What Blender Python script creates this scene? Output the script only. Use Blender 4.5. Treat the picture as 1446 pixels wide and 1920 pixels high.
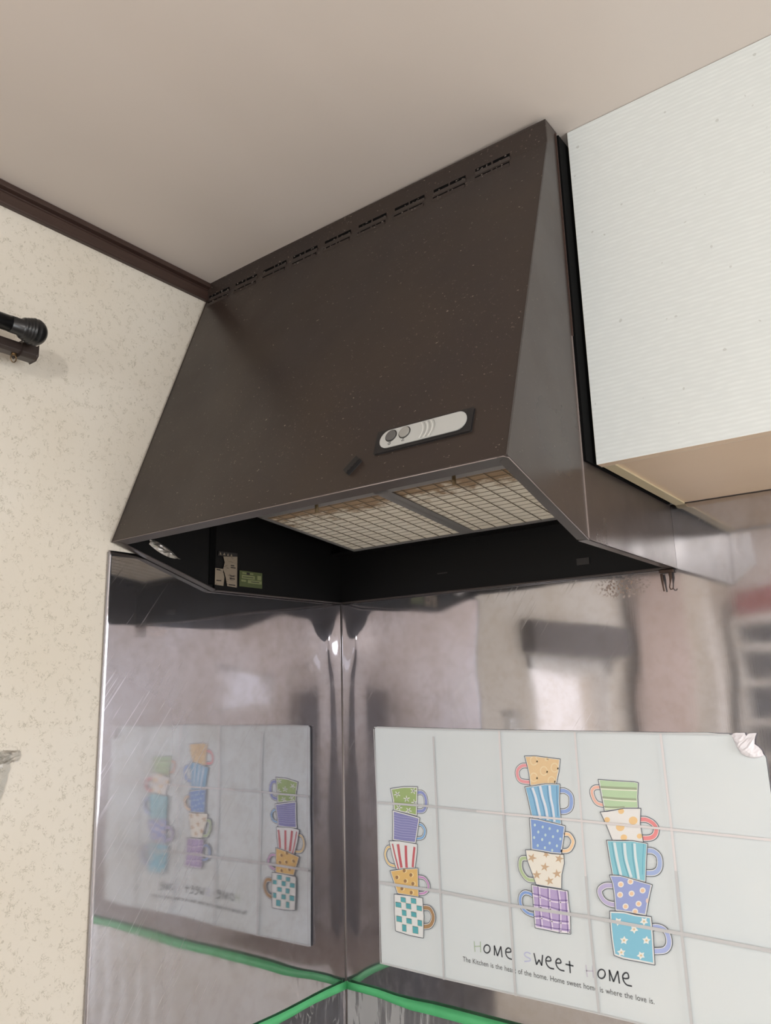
import bpy, bmesh, math, random
from mathutils import Vector, Matrix

# ---------------------------------------------------------------- scene clear
for o in list(bpy.data.objects):
    bpy.data.objects.remove(o, do_unlink=True)
SC = bpy.context.scene
COL = SC.collection
random.seed(7)

# ---------------------------------------------------------------- camera
cam_d = bpy.data.cameras.new('camera')
cam = bpy.data.objects.new('camera', cam_d)
COL.objects.link(cam)
Rt = (0.7976618605667661, 0.6025337195007893, -0.026242581079407103)
Up = (0.15163167972447952, -0.15824215442680423, 0.9756880927152367)
Fw = (-0.583732293008617, 0.7822483860174514, 0.21758693129872123)
M = Matrix(((Rt[0], Up[0], -Fw[0], 1.12796), (Rt[1], Up[1], -Fw[1], -1.33423),
            (Rt[2], Up[2], -Fw[2], 1.56556), (0, 0, 0, 1)))
cam.matrix_world = M
cam_d.sensor_fit = 'AUTO'
cam_d.sensor_width = 36.0
cam_d.lens = 1450.861 / 1920 * 36.0
cam_d.clip_start = 0.02
SC.camera = cam

# ---------------------------------------------------------------- world, lights, exposure
SC.view_settings.view_transform = 'Standard'
SC.view_settings.look = 'None'
SC.view_settings.gamma = 1.0
SC.view_settings.use_curve_mapping = False
SC.view_settings.exposure = 0.57

w = bpy.data.worlds.new('daylight')
SC.world = w
w.use_nodes = True
w.node_tree.nodes['Background'].inputs[0].default_value = (1.0, 0.95, 0.92, 1)
w.node_tree.nodes['Background'].inputs[1].default_value = 1.05

def area(name, loc, direction, sx, sy, power, col):
    d = bpy.data.lights.new(name, 'AREA')
    d.shape = 'RECTANGLE'; d.size = sx; d.size_y = sy
    d.energy = power; d.color = col
    o = bpy.data.objects.new(name, d)
    o.location = loc
    o.rotation_euler = Vector(direction).to_track_quat('-Z', 'Y').to_euler()
    COL.objects.link(o)
    return o

# daylight entering by the windows behind and beside the photographer
area('daylight_front_window', (1.05, -3.47, 1.42), (0, 1, 0), 1.10, 1.15, 28, (0.93, 0.97, 1.0))
area('daylight_right_window', (3.07, -0.85, 1.45), (-1, 0, 0), 1.00, 1.10, 20, (0.90, 0.96, 1.0))
area('daylight_left_window', (-0.07, -1.27, 1.28), (1, 0, 0), 0.70, 0.70, 0.30, (1.0, 0.86, 0.79))
area('daylight_left_door', (-0.07, -2.89, 1.20), (1, 0, 0), 0.24, 1.75, 0.35, (1.0, 0.86, 0.80))
pl_ = bpy.data.lights.new('ceiling_lamp_light', 'POINT')
pl_.energy = 23; pl_.shadow_soft_size = 0.06; pl_.color = (1.0, 0.97, 0.93)
po_ = bpy.data.objects.new('ceiling_lamp_light', pl_); po_.location = (1.7, -2.3, 2.16); COL.objects.link(po_)

# ---------------------------------------------------------------- constants (metres)
W = 0.7446            # hood width
ZR = 1.7432           # hood rim at the wall
D1 = 0.3786           # depth of the hood body
DF = 0.5937           # depth at the front lip
ZF = 1.8093           # height of the front lip
DT = 0.4076           # depth at the top
ZT = 2.3218           # where the slope starts
HT = 2.3570           # top of the hood
DS = 0.597            # where the steel on the left wall ends
RX = 3.0              # room size
RY = -3.4
def ceil_z(x): return 2.3570 + 0.0135 * x

# ---------------------------------------------------------------- materials
def srgb(r, g, b):
    f = lambda c: (c / 255 / 12.92) if c / 255 <= 0.04045 else ((c / 255 + 0.055) / 1.055) ** 2.4
    return (f(r), f(g), f(b), 1)

def mat(name, col, rough=0.5, metal=0.0, spec=0.5, coat=0.0):
    m = bpy.data.materials.new(name)
    m.use_nodes = True
    b = m.node_tree.nodes['Principled BSDF']
    b.inputs['Base Color'].default_value = col if len(col) == 4 else (*col, 1)
    b.inputs['Roughness'].default_value = rough
    b.inputs['Metallic'].default_value = metal
    b.inputs['Specular IOR Level'].default_value = spec
    b.inputs['Coat Weight'].default_value = coat
    return m

class NT:
    """small helper for building node trees"""
    def __init__(s, m):
        s.t = m.node_tree; s.b = s.t.nodes['Principled BSDF']
        s.co = s.t.nodes.new('ShaderNodeTexCoord').outputs['Object']
    def n(s, kind, **kw):
        nd = s.t.nodes.new(kind)
        for k, v in kw.items():
            if k in nd.inputs: 
                if hasattr(v, 'links'): s.t.links.new(v, nd.inputs[k])
                else: nd.inputs[k].default_value = v
            else: setattr(nd, k, v)
        return nd
    def link(s, a, b): s.t.links.new(a, b)
    def map(s, scale=(1, 1, 1), loc=(0, 0, 0), rot=(0, 0, 0)):
        nd = s.n('ShaderNodeMapping'); s.link(s.co, nd.inputs[0])
        nd.inputs['Scale'].default_value = scale; nd.inputs['Location'].default_value = loc
        nd.inputs['Rotation'].default_value = rot
        return nd.outputs[0]
    def noise(s, scale, vec=None, detail=3, rough=0.5, dist=0.0):
        nd = s.n('ShaderNodeTexNoise'); s.link(vec if vec is not None else s.co, nd.inputs['Vector'])
        nd.inputs['Scale'].default_value = scale; nd.inputs['Detail'].default_value = detail
        nd.inputs['Roughness'].default_value = rough; nd.inputs['Distortion'].default_value = dist
        return nd.outputs['Fac']
    def ramp(s, fac, stops):
        nd = s.n('ShaderNodeValToRGB'); s.link(fac, nd.inputs[0])
        el = nd.color_ramp.elements
        while len(el) < len(stops): el.new(0.5)
        for e, (p, c) in zip(el, stops):
            e.position = p; e.color = c if hasattr(c, '__len__') else (c, c, c, 1)
        return nd.outputs[0]
    def math(s, op, a, b=0.5, clamp=False):
        nd = s.n('ShaderNodeMath', operation=op, use_clamp=clamp)
        for i, v in enumerate((a, b)):
            if hasattr(v, 'links'): s.link(v, nd.inputs[i])
            else: nd.inputs[i].default_value = v
        return nd.outputs[0]
    def mix(s, fac, a, b):
        nd = s.n('ShaderNodeMix', data_type='RGBA')
        for i, v in ((0, fac), (6, a), (7, b)):
            if hasattr(v, 'links'): s.link(v, nd.inputs[i])
            else: nd.inputs[i].default_value = v
        return nd.outputs[2]
    def bump(s, h, strength, dist, prev=None):
        nd = s.n('ShaderNodeBump'); s.link(h, nd.inputs['Height'])
        nd.inputs['Strength'].default_value = strength; nd.inputs['Distance'].default_value = dist
        if prev is not None: s.link(prev, nd.inputs['Normal'])
        return nd.outputs[0]
    def sep(s, vec=None):
        nd = s.n('ShaderNodeSeparateXYZ'); s.link(vec if vec is not None else s.co, nd.inputs[0]); return nd.outputs

# wallpaper with short squiggles
m_paper = mat('wallpaper', srgb(226, 214, 196), 0.75, spec=0.25)
t = NT(m_paper)
n1 = t.noise(105, detail=2, dist=1.6)
line = t.math('ABSOLUTE', t.math('SUBTRACT', n1, 0.5))
thin = t.ramp(line, [(0.0, 1.0), (0.045, 0.0)])
gate = t.ramp(t.noise(70, t.map(loc=(3, 1, 5)), detail=1), [(0.50, 0.0), (0.60, 1.0)])
sq = t.math('MULTIPLY', thin, gate)
spots = t.ramp(t.noise(160, t.map(loc=(9, 2, 1)), detail=1), [(0.70, 0.0), (0.76, 1.0)])
sq = t.math('MAXIMUM', sq, t.math('MULTIPLY', spots, 0.8))
blot = t.ramp(t.noise(2.6, detail=3), [(0.35, 0.0), (0.75, 1.0)])
base = t.mix(blot, srgb(219, 213, 202), srgb(213, 204, 188))
c = t.mix(t.math('MULTIPLY', sq, 0.55), base, srgb(150, 142, 122))
t.link(c, t.b.inputs['Base Color'])
t.link(t.bump(n1, 0.25, 0.001), t.b.inputs['Normal'])

# painted ceiling board, slightly smoked
m_ceil = mat('ceiling_paint', srgb(220, 208, 198), 0.7, spec=0.3)
t = NT(m_ceil)
f = t.ramp(t.noise(1.3, detail=4, rough=0.55), [(0.30, 0.0), (0.72, 1.0)])
sm = t.ramp(t.noise(3.4, t.map(scale=(1, 0.35, 1), rot=(0, 0, 0.6)), detail=2), [(0.45, 0.0), (0.8, 1.0)])
c = t.mix(f, srgb(219, 210, 202), srgb(228, 217, 208))
c = t.mix(t.math('MULTIPLY', sm, 0.3), c, srgb(206, 192, 178))
t.link(c, t.b.inputs['Base Color'])

# brown stove-enamel metal
def brown(name, dirt=1.0, base=(48, 40, 37), rough=0.34, bmp=0.10):
    m = mat(name, srgb(*base), rough, spec=0.5)
    t = NT(m)
    big = t.ramp(t.noise(7, detail=4), [(0.3, 0.0), (0.75, 1.0)])
    c = t.mix(big, srgb(base[0] - 3, base[1] - 3, base[2] - 2), srgb(base[0] + 5, base[1] + 3, base[2] - 1))
    sp = t.ramp(t.noise(230, detail=2), [(0.66, 0.0), (0.74, 1.0)])
    zone = t.ramp(t.noise(6, t.map(loc=(4, 4, 4)), detail=2), [(0.45, 0.0), (0.62, 1.0)])
    k = t.math('MULTIPLY', t.math('MULTIPLY', sp, zone), 0.62 * dirt)
    c = t.mix(k, c, srgb(118, 104, 94))
    ex = t.ramp(t.noise(210, t.map(loc=(1, 7, 2), scale=(1, 1, 1.8)), detail=2), [(0.71, 0.0), (0.76, 1.0)])
    c = t.mix(t.math('MULTIPLY', ex, 0.5 * dirt), c, srgb(190, 178, 160))
    t.link(c, t.b.inputs['Base Color'])
    r = t.ramp(t.noise(9, detail=4), [(0.3, rough - 0.06), (0.7, rough + 0.10)])
    t.link(r, t.b.inputs['Roughness'])
    t.link(t.bump(t.noise(60, detail=3), bmp, 0.0008), t.b.inputs['Normal'])
    return m
m_brown = brown('brown_enamel')
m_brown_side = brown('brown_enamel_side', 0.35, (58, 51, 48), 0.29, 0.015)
m_lip = brown('brown_enamel_lip', 0.3, (64, 57, 55), 0.32, 0.05)
m_seam = mat('worn_metal_edge', srgb(150, 138, 134), 0.35, 0.6)
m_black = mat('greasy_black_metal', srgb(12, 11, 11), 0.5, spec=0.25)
m_gap = mat('gap_shade_black', srgb(9, 9, 9), 0.9, spec=0.1)  # flat black standing for the shade inside gaps and slots
m_trim = mat('dark_brown_wood', srgb(62, 45, 39), 0.38)
t = NT(m_trim)
t.link(t.mix(t.noise(40, t.map(scale=(6, 0.4, 6)), detail=3), srgb(52, 37, 32), srgb(72, 54, 47)), t.b.inputs['Base Color'])

# stainless steel sheet
def steel(name, along, seed, hazy=0.0, stain=None, rough=0.10, wav=1.0):
    m = mat(name, srgb(190, 184, 184), rough, 1.0)
    t = NT(m)
    # brushed fine lines run up and down
    br = t.noise(1.0, t.map(scale=(900, 900, 5), loc=(seed, 0, 0)), detail=2)
    blot = t.ramp(t.noise(5.5, t.map(loc=(seed, 3, 1)), detail=4, rough=0.6), [(0.35, 0.0), (0.7, 1.0)])
    fine = t.ramp(t.noise(42, t.map(loc=(seed, 3, 1)), detail=4, rough=0.7), [(0.45, 0.0), (0.75, 1.0)])
    c = t.mix(blot, srgb(202, 201, 208), srgb(192, 188, 190))
    c = t.mix(t.math('MULTIPLY', fine, 0.25), c, srgb(160, 150, 142))
    r = t.math('ADD', t.math('MULTIPLY', blot, 0.05), t.math('ADD', t.math('MULTIPLY', br, 0.03), rough - 0.03))
    # crossing wipe scratches
    turned = t.map(rot=(-0.95, 0, 0) if along == 'y' else (0, 0.95, 0), loc=(seed, 0, 0))
    mp_ = t.n('ShaderNodeMapping'); t.link(turned, mp_.inputs[0]); mp_.inputs['Scale'].default_value = (1, 7, 300) if along == 'y' else (7, 1, 300)
    sc = t.noise(1.0, mp_.outputs[0], detail=2)
    scr = t.ramp(sc, [(0.62, 0.0), (0.70, 1.0)])
    zone = t.ramp(t.noise(3.0, t.map(loc=(2, seed, 2)), detail=1), [(0.45, 0.0), (0.65, 1.0)])
    r = t.math('ADD', r, t.math('MULTIPLY', t.math('MULTIPLY', scr, zone), 0.12))
    if stain:
        (sx, sz, rad) = stain
        x = t.sep()
        dx = t.math('SUBTRACT', x[0], sx); dz = t.math('SUBTRACT', x[2], sz)
        d = t.math('SQRT', t.math('ADD', t.math('MULTIPLY', dx, dx), t.math('MULTIPLY', t.math('MULTIPLY', dz, dz), 6.0)))
        near = t.ramp(t.math('DIVIDE', d, rad), [(0.35, 1.0), (1.0, 0.0)])
        dots = t.ramp(t.noise(210, detail=3, rough=0.7), [(0.50, 0.0), (0.60, 1.0)])
        k = t.math('MULTIPLY', near, dots)
        c = t.mix(t.math('MULTIPLY', k, 0.7), c, srgb(150, 112, 66))
        r = t.math('ADD', r, t.math('MULTIPLY', k, 0.4))
    t.link(c, t.b.inputs['Base Color']); t.link(r, t.b.inputs['Roughness'])
    dent = t.noise(3.2, t.map(loc=(seed, 1, 1), scale=(1.0, 1.0, 1.2)), detail=1)
    b1 = t.bump(dent, 0.4 * wav, 0.010)
    dent2 = t.noise(16, t.map(loc=(seed, 5, 1), scale=(1.0, 1.0, 0.35)), detail=1)
    b2 = t.bump(dent2, 0.25 * wav, 0.0007, b1)
    b3 = t.bump(br, 0.05, 0.0001, b2)
    t.link(b3, t.b.inputs['Normal'])
    if hazy:
        g = t.n('ShaderNodeBsdfAnisotropic'); g.inputs['Roughness'].default_value = 0.42
        t.link(c, g.inputs['Color']); t.link(b3, g.inputs['Normal'])
        mx = t.n('ShaderNodeMixShader'); 
        k = t.math('MULTIPLY', t.ramp(t.noise(2.0, t.map(loc=(seed, 1, 9)), detail=2), [(0.3, 0.5), (0.7, 1.0)]), hazy)
        if along == 'y':     # more wiped and worn towards the open end of the sheet
            wear_sheen = t.math('MULTIPLY', t.math('SUBTRACT', t.math('MULTIPLY', t.sep()[1], -1.0), 0.22), 2.6, True)
            wear_sheen = t.math('MULTIPLY', wear_sheen, t.math('MULTIPLY', t.math('SUBTRACT', 1.70, t.sep()[2]), 6.0, True))
            k = t.math('ADD', t.math('MULTIPLY', k, 0.6), t.math('MULTIPLY', wear_sheen, t.math('ADD', 0.28, t.math('MULTIPLY', scr, 0.30))))
        t.link(k, mx.inputs[0]); t.link(t.b.outputs[0], mx.inputs[1]); t.link(g.outputs[0], mx.inputs[2])
        t.link(mx.outputs[0], t.t.nodes['Material Output'].inputs['Surface'])
    return m
m_steel_r = steel('stainless_back', 'x', 1.0, hazy=0.22, stain=(0.648, 1.722, 0.055), rough=0.055)
m_steel_l = steel('stainless_left', 'y', 5.0, hazy=0.20, rough=0.03, wav=0.5)
m_edge = mat('steel_edge', srgb(168, 164, 164), 0.45, 0.9)
m_dark = mat('dark_joint', srgb(40, 36, 34), 0.5)

# cabinet laminate with fine horizontal ribs
m_door = mat('ribbed_white_laminate', srgb(226, 224, 216), 0.45)
t = NT(m_door)
z = t.sep()
wob = t.noise(30, t.map(scale=(1.0, 1, 0.6)), detail=2)
ph = t.math('ADD', t.math('MULTIPLY', z[2], 2 * math.pi / 0.0062), t.math('MULTIPLY', wob, 5.0))
rib = t.math('ADD', t.math('MULTIPLY', t.math('SINE', ph, 0), 0.5), 0.5)
brk = t.ramp(t.noise(150, t.map(scale=(0.35, 1, 1)), detail=1), [(0.35, 0.35), (0.65, 1.0)])
rib = t.math('MULTIPLY', rib, brk)
c = t.mix(rib, srgb(207, 211, 209), srgb(216, 220, 218))
sp = t.ramp(t.noise(110, t.map(loc=(2, 2, 2)), detail=0), [(0.80, 0.0), (0.82, 1.0)])
c = t.mix(t.math('MULTIPLY', sp, 0.3), c, srgb(120, 116, 106))
t.link(c, t.b.inputs['Base Color']); t.link(t.bump(rib, 0.22, 0.0005), t.b.inputs['Normal'])
m_cream = mat('cream_edging', srgb(214, 203, 178), 0.45)
m_tan = mat('tan_underside', srgb(214, 188, 158), 0.42)
t = NT(m_tan)
t.link(t.mix(t.noise(3, t.map(scale=(1, 3, 1)), detail=3), srgb(232, 208, 180), srgb(222, 196, 168)), t.b.inputs['Base Color'])

m_cream_strip = mat('cream_strip', srgb(205, 190, 156), 0.5)
m_floor = mat('floor_vinyl', srgb(128, 114, 102), 0.5)
m_plainwall = mat('plain_wall', srgb(222, 215, 209), 0.8)
m_white = mat('white_paint', srgb(226, 222, 214), 0.5)
m_dkgrey = mat('dark_grey_fabric', srgb(92, 86, 84), 0.8)
m_curtain = mat('pink_beige_curtain', srgb(212, 194, 184), 0.9)

# filter wool, stained
m_wool = mat('filter_wool', srgb(214, 202, 180), 0.95, spec=0.1)
t = NT(m_wool)
x = t.sep()
edge = t.math('SUBTRACT', 1.0, t.math('MULTIPLY', t.math('ADD', x[1], 0.130), 9.0), True)
nz = t.noise(26, detail=5, rough=0.7)
k = t.ramp(t.math('ADD', t.math('MULTIPLY', edge, 0.42), t.math('MULTIPLY', nz, 0.7)), [(0.50, 0.0), (0.62, 1.0)])
c = t.mix(t.noise(9, detail=4), srgb(240, 235, 222), srgb(228, 218, 198))
c = t.mix(t.math('MULTIPLY', k, 0.8), c, srgb(142, 108, 70))
t.link(c, t.b.inputs['Base Color'])
m_fframe = mat('filter_frame_grey', srgb(150, 148, 146), 0.4, 0.35)
m_wire = mat('filter_wire', srgb(142, 132, 116), 0.45, 0.4)
m_pin = mat('brass_pin', srgb(140, 122, 92), 0.45, 0.5)

m_pan_blk = mat('switch_plate_black', srgb(26, 25, 27), 0.3)
m_pan_gry = mat('switch_face_grey', srgb(176, 177, 174), 0.42)
m_arc_l = mat('switch_arc_light', srgb(205, 205, 200), 0.4)
m_btn_a = mat('button_grey', srgb(104, 104, 104), 0.3, 0.4)
m_btn_b = mat('button_silver', srgb(164, 164, 160), 0.3, 0.4)
m_ring = mat('button_ring', srgb(60, 58, 56), 0.35, 0.4)
m_clip = mat('black_plastic_clip', srgb(30, 28, 28), 0.6)
m_rod = mat('black_rod', srgb(26, 26, 27), 0.3)
m_rail = mat('dark_brown_rail', srgb(52, 42, 38), 0.35)
m_railmetal = mat('rail_runner', srgb(120, 96, 66), 0.35, 0.8)
m_rust = mat('rusty_iron', srgb(74, 56, 46), 0.8, 0.2)
m_tape = mat('green_masking_tape', srgb(60, 176, 104), 0.45)
t = NT(m_tape)
t.link(t.mix(t.noise(30, detail=3), srgb(74, 172, 108), srgb(94, 190, 128)), t.b.inputs['Base Color'])
t.link(t.bump(t.noise(60, detail=2), 0.3, 0.001), t.b.inputs['Normal'])

def film(name, tr, rough, tint=(1, 1, 1)):
    m = bpy.data.materials.new(name); m.use_nodes = True
    nt = m.node_tree; nt.nodes.remove(nt.nodes['Principled BSDF'])
    out = nt.nodes['Material Output']
    a = nt.nodes.new('ShaderNodeBsdfTransparent'); a.inputs[0].default_value = (*tint, 1)
    g = nt.nodes.new('ShaderNodeBsdfGlossy'); g.inputs['Roughness'].default_value = rough
    d = nt.nodes.new('ShaderNodeBsdfDiffuse'); d.inputs[0].default_value = (0.85, 0.85, 0.85, 1)
    m1 = nt.nodes.new('ShaderNodeMixShader'); m1.inputs[0].default_value = 0.35
    nt.links.new(g.outputs[0], m1.inputs[1]); nt.links.new(d.outputs[0], m1.inputs[2])
    fr = nt.nodes.new('ShaderNodeFresnel'); fr.inputs[0].default_value = 1.5
    ad = nt.nodes.new('ShaderNodeMath'); ad.operation = 'ADD'; ad.inputs[1].default_value = tr
    nt.links.new(fr.outputs[0], ad.inputs[0])
    m2 = nt.nodes.new('ShaderNodeMixShader')
    nt.links.new(ad.outputs[0], m2.inputs[0]); nt.links.new(a.outputs[0], m2.inputs[1]); nt.links.new(m1.outputs[0], m2.inputs[2])
    nt.links.new(m2.outputs[0], out.inputs[0])
    return m
m_film = film('clear_masking_film', 0.0, 0.10)
nt_ = m_film.node_tree
t = type('q', (), {})
tc = nt_.nodes.new('ShaderNodeTexCoord'); mp = nt_.nodes.new('ShaderNodeMapping'); mp.inputs['Scale'].default_value = (1, 1, 0.22)
nz = nt_.nodes.new('ShaderNodeTexNoise'); nz.inputs['Scale'].default_value = 38; nz.inputs['Detail'].default_value = 3; nz.inputs['Distortion'].default_value = 1.2
sb = nt_.nodes.new('ShaderNodeMath'); sb.operation = 'SUBTRACT'; sb.inputs[1].default_value = 0.5
ab = nt_.nodes.new('ShaderNodeMath'); ab.operation = 'ABSOLUTE'
cr = nt_.nodes.new('ShaderNodeValToRGB'); cr.color_ramp.elements[0].color = (0.30, 0.30, 0.30, 1); cr.color_ramp.elements[1].position = 0.022; cr.color_ramp.elements[1].color = (0, 0, 0, 1)
for a_, b_ in ((tc.outputs['Object'], mp.inputs[0]), (mp.outputs[0], nz.inputs[0]), (nz.outputs['Fac'], sb.inputs[0]), (sb.outputs[0], ab.inputs[0]), (ab.outputs[0], cr.inputs[0])): nt_.links.new(a_, b_)
for nd in nt_.nodes:
    if nd.type == 'MATH' and nd.operation == 'ADD': nt_.links.new(cr.outputs[0], nd.inputs[1])
m_wrap = film('crumpled_wrap', 0.05, 0.10)
m_foil = mat('torn_foil', srgb(178, 172, 164), 0.3, 0.75)

# ---------------------------------------------------------------- object helpers
def tag(o, label=None, cat=None, group=None, kind=None):
    if label: o['label'] = label
    if cat: o['category'] = cat
    if group: o['group'] = group
    if kind: o['kind'] = kind
    return o

def thing(name, loc, label, cat, group=None):
    o = bpy.data.objects.new(name, None); COL.objects.link(o)
    o.location = loc; o.empty_display_size = 0.05
    return tag(o, label, cat, group)

def mesh(name, verts, faces, mats, parent=None, midx=None, smooth=False, bevel=0.0):
    """verts are world positions; parents are unrotated empties"""
    off = Vector(parent.location) if parent is not None else Vector((0, 0, 0))
    pp = parent.parent if parent is not None else None
    while pp is not None:
        off += Vector(pp.location); pp = pp.parent
    me = bpy.data.meshes.new(name)
    me.from_pydata([tuple(Vector(v) - off) for v in verts], [], faces)
    for m in (mats if isinstance(mats, (list, tuple)) else [mats]): me.materials.append(m)
    if midx:
        for p, i in zip(me.polygons, midx): p.material_index = i
    if smooth:
        for p in me.polygons: p.use_smooth = True
    me.validate(); me.update()
    o = bpy.data.objects.new(name, me); COL.objects.link(o)
    if parent is not None: o.parent = parent
    if bevel:
        b = o.modifiers.new('bevel', 'BEVEL'); b.width = bevel; b.segments = 2; b.limit_method = 'ANGLE'
    return o

class MB:
    def __init__(s): s.v = []; s.f = []; s.m = []
    def add(s, vs, fs, mi=0):
        k = len(s.v); s.v += [tuple(v) for v in vs]; s.f += [tuple(i + k for i in f) for f in fs]; s.m += [mi] * len(fs)
    def box(s, a, b, mi=0):
        (x0, y0, z0), (x1, y1, z1) = a, b
        vs = [(x0, y0, z0), (x1, y0, z0), (x1, y1, z0), (x0, y1, z0), (x0, y0, z1), (x1, y0, z1), (x1, y1, z1), (x0, y1, z1)]
        s.add(vs, [(0, 3, 2, 1), (4, 5, 6, 7), (0, 1, 5, 4), (1, 2, 6, 5), (2, 3, 7, 6), (3, 0, 4, 7)], mi)
    def prism(s, poly, d, mi=0):
        """closed solid from a planar polygon and an offset vector"""
        n = len(poly); d = Vector(d)
        a = [Vector(p) for p in poly]; b = [p + d for p in a]
        fs = [tuple(range(n)), tuple(range(2 * n - 1, n - 1, -1))] + [(i, (i + 1) % n, n + (i + 1) % n, n + i) for i in range(n)]
        s.add(a + b, fs, mi)
    def tube(s, pts, r, seg=12, mi=0, cap=True):
        pts = [Vector(p) for p in pts]; n = len(pts)
        rs = r if hasattr(r, '__len__') else [r] * n
        rings = []; up = None
        for i, p in enumerate(pts):
            t = (pts[min(i + 1, n - 1)] - pts[max(i - 1, 0)]).normalized()
            if up is None:
                up = t.orthogonal().normalized()
            else:
                up = (up - t * up.dot(t)).normalized()
            sd = t.cross(up)
            rings.append([p + (up * math.cos(2 * math.pi * k / seg) + sd * math.sin(2 * math.pi * k / seg)) * rs[i] for k in range(seg)])
        vs = [v for ring in rings for v in ring]; fs = []
        for i in range(n - 1):
            for k in range(seg):
                k2 = (k + 1) % seg
                fs.append((i * seg + k, i * seg + k2, (i + 1) * seg + k2, (i + 1) * seg + k))
        if cap:
            fs.append(tuple(range(seg - 1, -1, -1))); fs.append(tuple((n - 1) * seg + k for k in range(seg)))
        s.add(vs, fs, mi)
    def build(s, name, mats, parent=None, smooth=False, bevel=0.0):
        return mesh(name, s.v, s.f, mats, parent, s.m, smooth, bevel)

def box(name, a, b, m, parent=None, bevel=0.0):
    q = MB(); q.box(a, b); return q.build(name, m, parent, bevel=bevel)

# ================================================================= THE SETTING
def S(o): return tag(o, kind='structure')
# left wall with a window and a glazed door opening
def wall_holes(name, axis, at, thick, u0, u1, z0, z1, holes, m):
    """wall in the plane axis=at, rectangular holes (ua,ub,za,zb)"""
    us = sorted({u0, u1, *[h[0] for h in holes], *[h[1] for h in holes]})
    zs = sorted({z0, z1, *[h[2] for h in holes], *[h[3] for h in holes]})
    q = MB()
    for i in range(len(us) - 1):
        for j in range(len(zs) - 1):
            cu, cz = (us[i] + us[i + 1]) / 2, (zs[j] + zs[j + 1]) / 2
            if any(h[0] < cu < h[1] and h[2] < cz < h[3] for h in holes): continue
            if axis == 'x': q.box((min(at, at + thick), us[i], zs[j]), (max(at, at + thick), us[i + 1], zs[j + 1]))
            else: q.box((us[i], min(at, at + thick), zs[j]), (us[i + 1], max(at, at + thick), zs[j + 1]))
    return S(q.build(name, m))
wall_holes('wall_left', 'x', 0.0, -0.12, RY - 0.12, 0.12, 0.0, 2.42,
           [(-1.62, -0.92, 0.95, 1.64), (-3.02, -2.76, 0.30, 2.08)], m_paper)
wall_holes('wall_back', 'y', 0.0, 0.12, 0.0, RX + 0.12, 0.0, 2.42, [], m_plainwall)
wall_holes('wall_front', 'y', RY, -0.12, 0.0, RX, 0.0, 2.42, [(0.50, 1.60, 0.85, 2.0)], m_plainwall)
wall_holes('wall_right', 'x', RX, 0.12, RY - 0.12, 0.0, 0.0, 2.42, [(-1.35, -0.35, 0.90, 2.00), (-2.74, -2.26, 1.40, 1.72), (-3.08, -2.92, 1.52, 1.76)], m_plainwall)
S(box('floor', (-0.12, RY - 0.12, -0.05), (RX + 0.12, 0.12, 0.0), m_floor))
q = MB()
xs = (-0.12, RX + 0.12)
q.add([(xs[0], RY - 0.12, ceil_z(xs[0])), (xs[1], RY - 0.12, ceil_z(xs[1])), (xs[1], 0.12, ceil_z(xs[1])), (xs[0], 0.12, ceil_z(xs[0])),
       (xs[0], RY - 0.12, 2.50), (xs[1], RY - 0.12, 2.50), (xs[1], 0.12, 2.50), (xs[0], 0.12, 2.50)],
      [(0, 3, 2, 1), (4, 5, 6, 7), (0, 1, 5, 4), (1, 2, 6, 5), (2, 3, 7, 6), (3, 0, 4, 7)])
S(q.build('ceiling', m_ceil))

# stepped cornice on the left wall
q = MB()
prof = [(0.0, 2.3215), (0.008, 2.3215), (0.0095, 2.3235), (0.0095, 2.341), (0.0075, 2.3425), (0.0075, 2.3455), (0.016, 2.3475), (0.016, 2.3568), (0.0, 2.3568)]
q.prism([(x, RY, z) for x, z in prof], (0, -RY - D1 + 0.0, 0))
S(q.build('trim_1', m_trim, bevel=0.0006))
# windows behind the camera
def window(name, axis, at, u0, u1, z0, z1, bars=1):
    q = MB(); w_ = 0.035
    def bx(a0, a1, b0, b1):
        if axis == 'x': q.box((at - 0.03, a0, b0), (at + 0.03, a1, b1))
        else: q.box((a0, at - 0.03, b0), (a1, at + 0.03, b1))
    bx(u0, u1, z0, z0 + w_); bx(u0, u1, z1 - w_, z1); bx(u0, u0 + w_, z0, z1); bx(u1 - w_, u1, z0, z1)
    for k in range(bars):
        c = u0 + (u1 - u0) * (k + 1) / (bars + 1); bx(c - w_ / 2, c + w_ / 2, z0, z1)
    return S(q.build(name, m_white))
window('window_1', 'x', -0.03, -1.62, -0.92, 0.95, 1.64, 0)
window('window_2', 'y', RY - 0.04, 0.50, 1.60, 0.85, 2.0, 1)
window('window_3', 'x', RX + 0.04, -1.35, -0.35, 0.90, 2.00, 1)
window('window_4', 'x', RX + 0.04, -2.74, -2.26, 1.40, 1.72, 0)
window('window_5', 'x', RX + 0.04, -3.08, -2.92, 1.52, 1.76, 0)
window('door_1', 'x', -0.03, -3.02, -2.76, 0.30, 2.08, 0)

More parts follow.
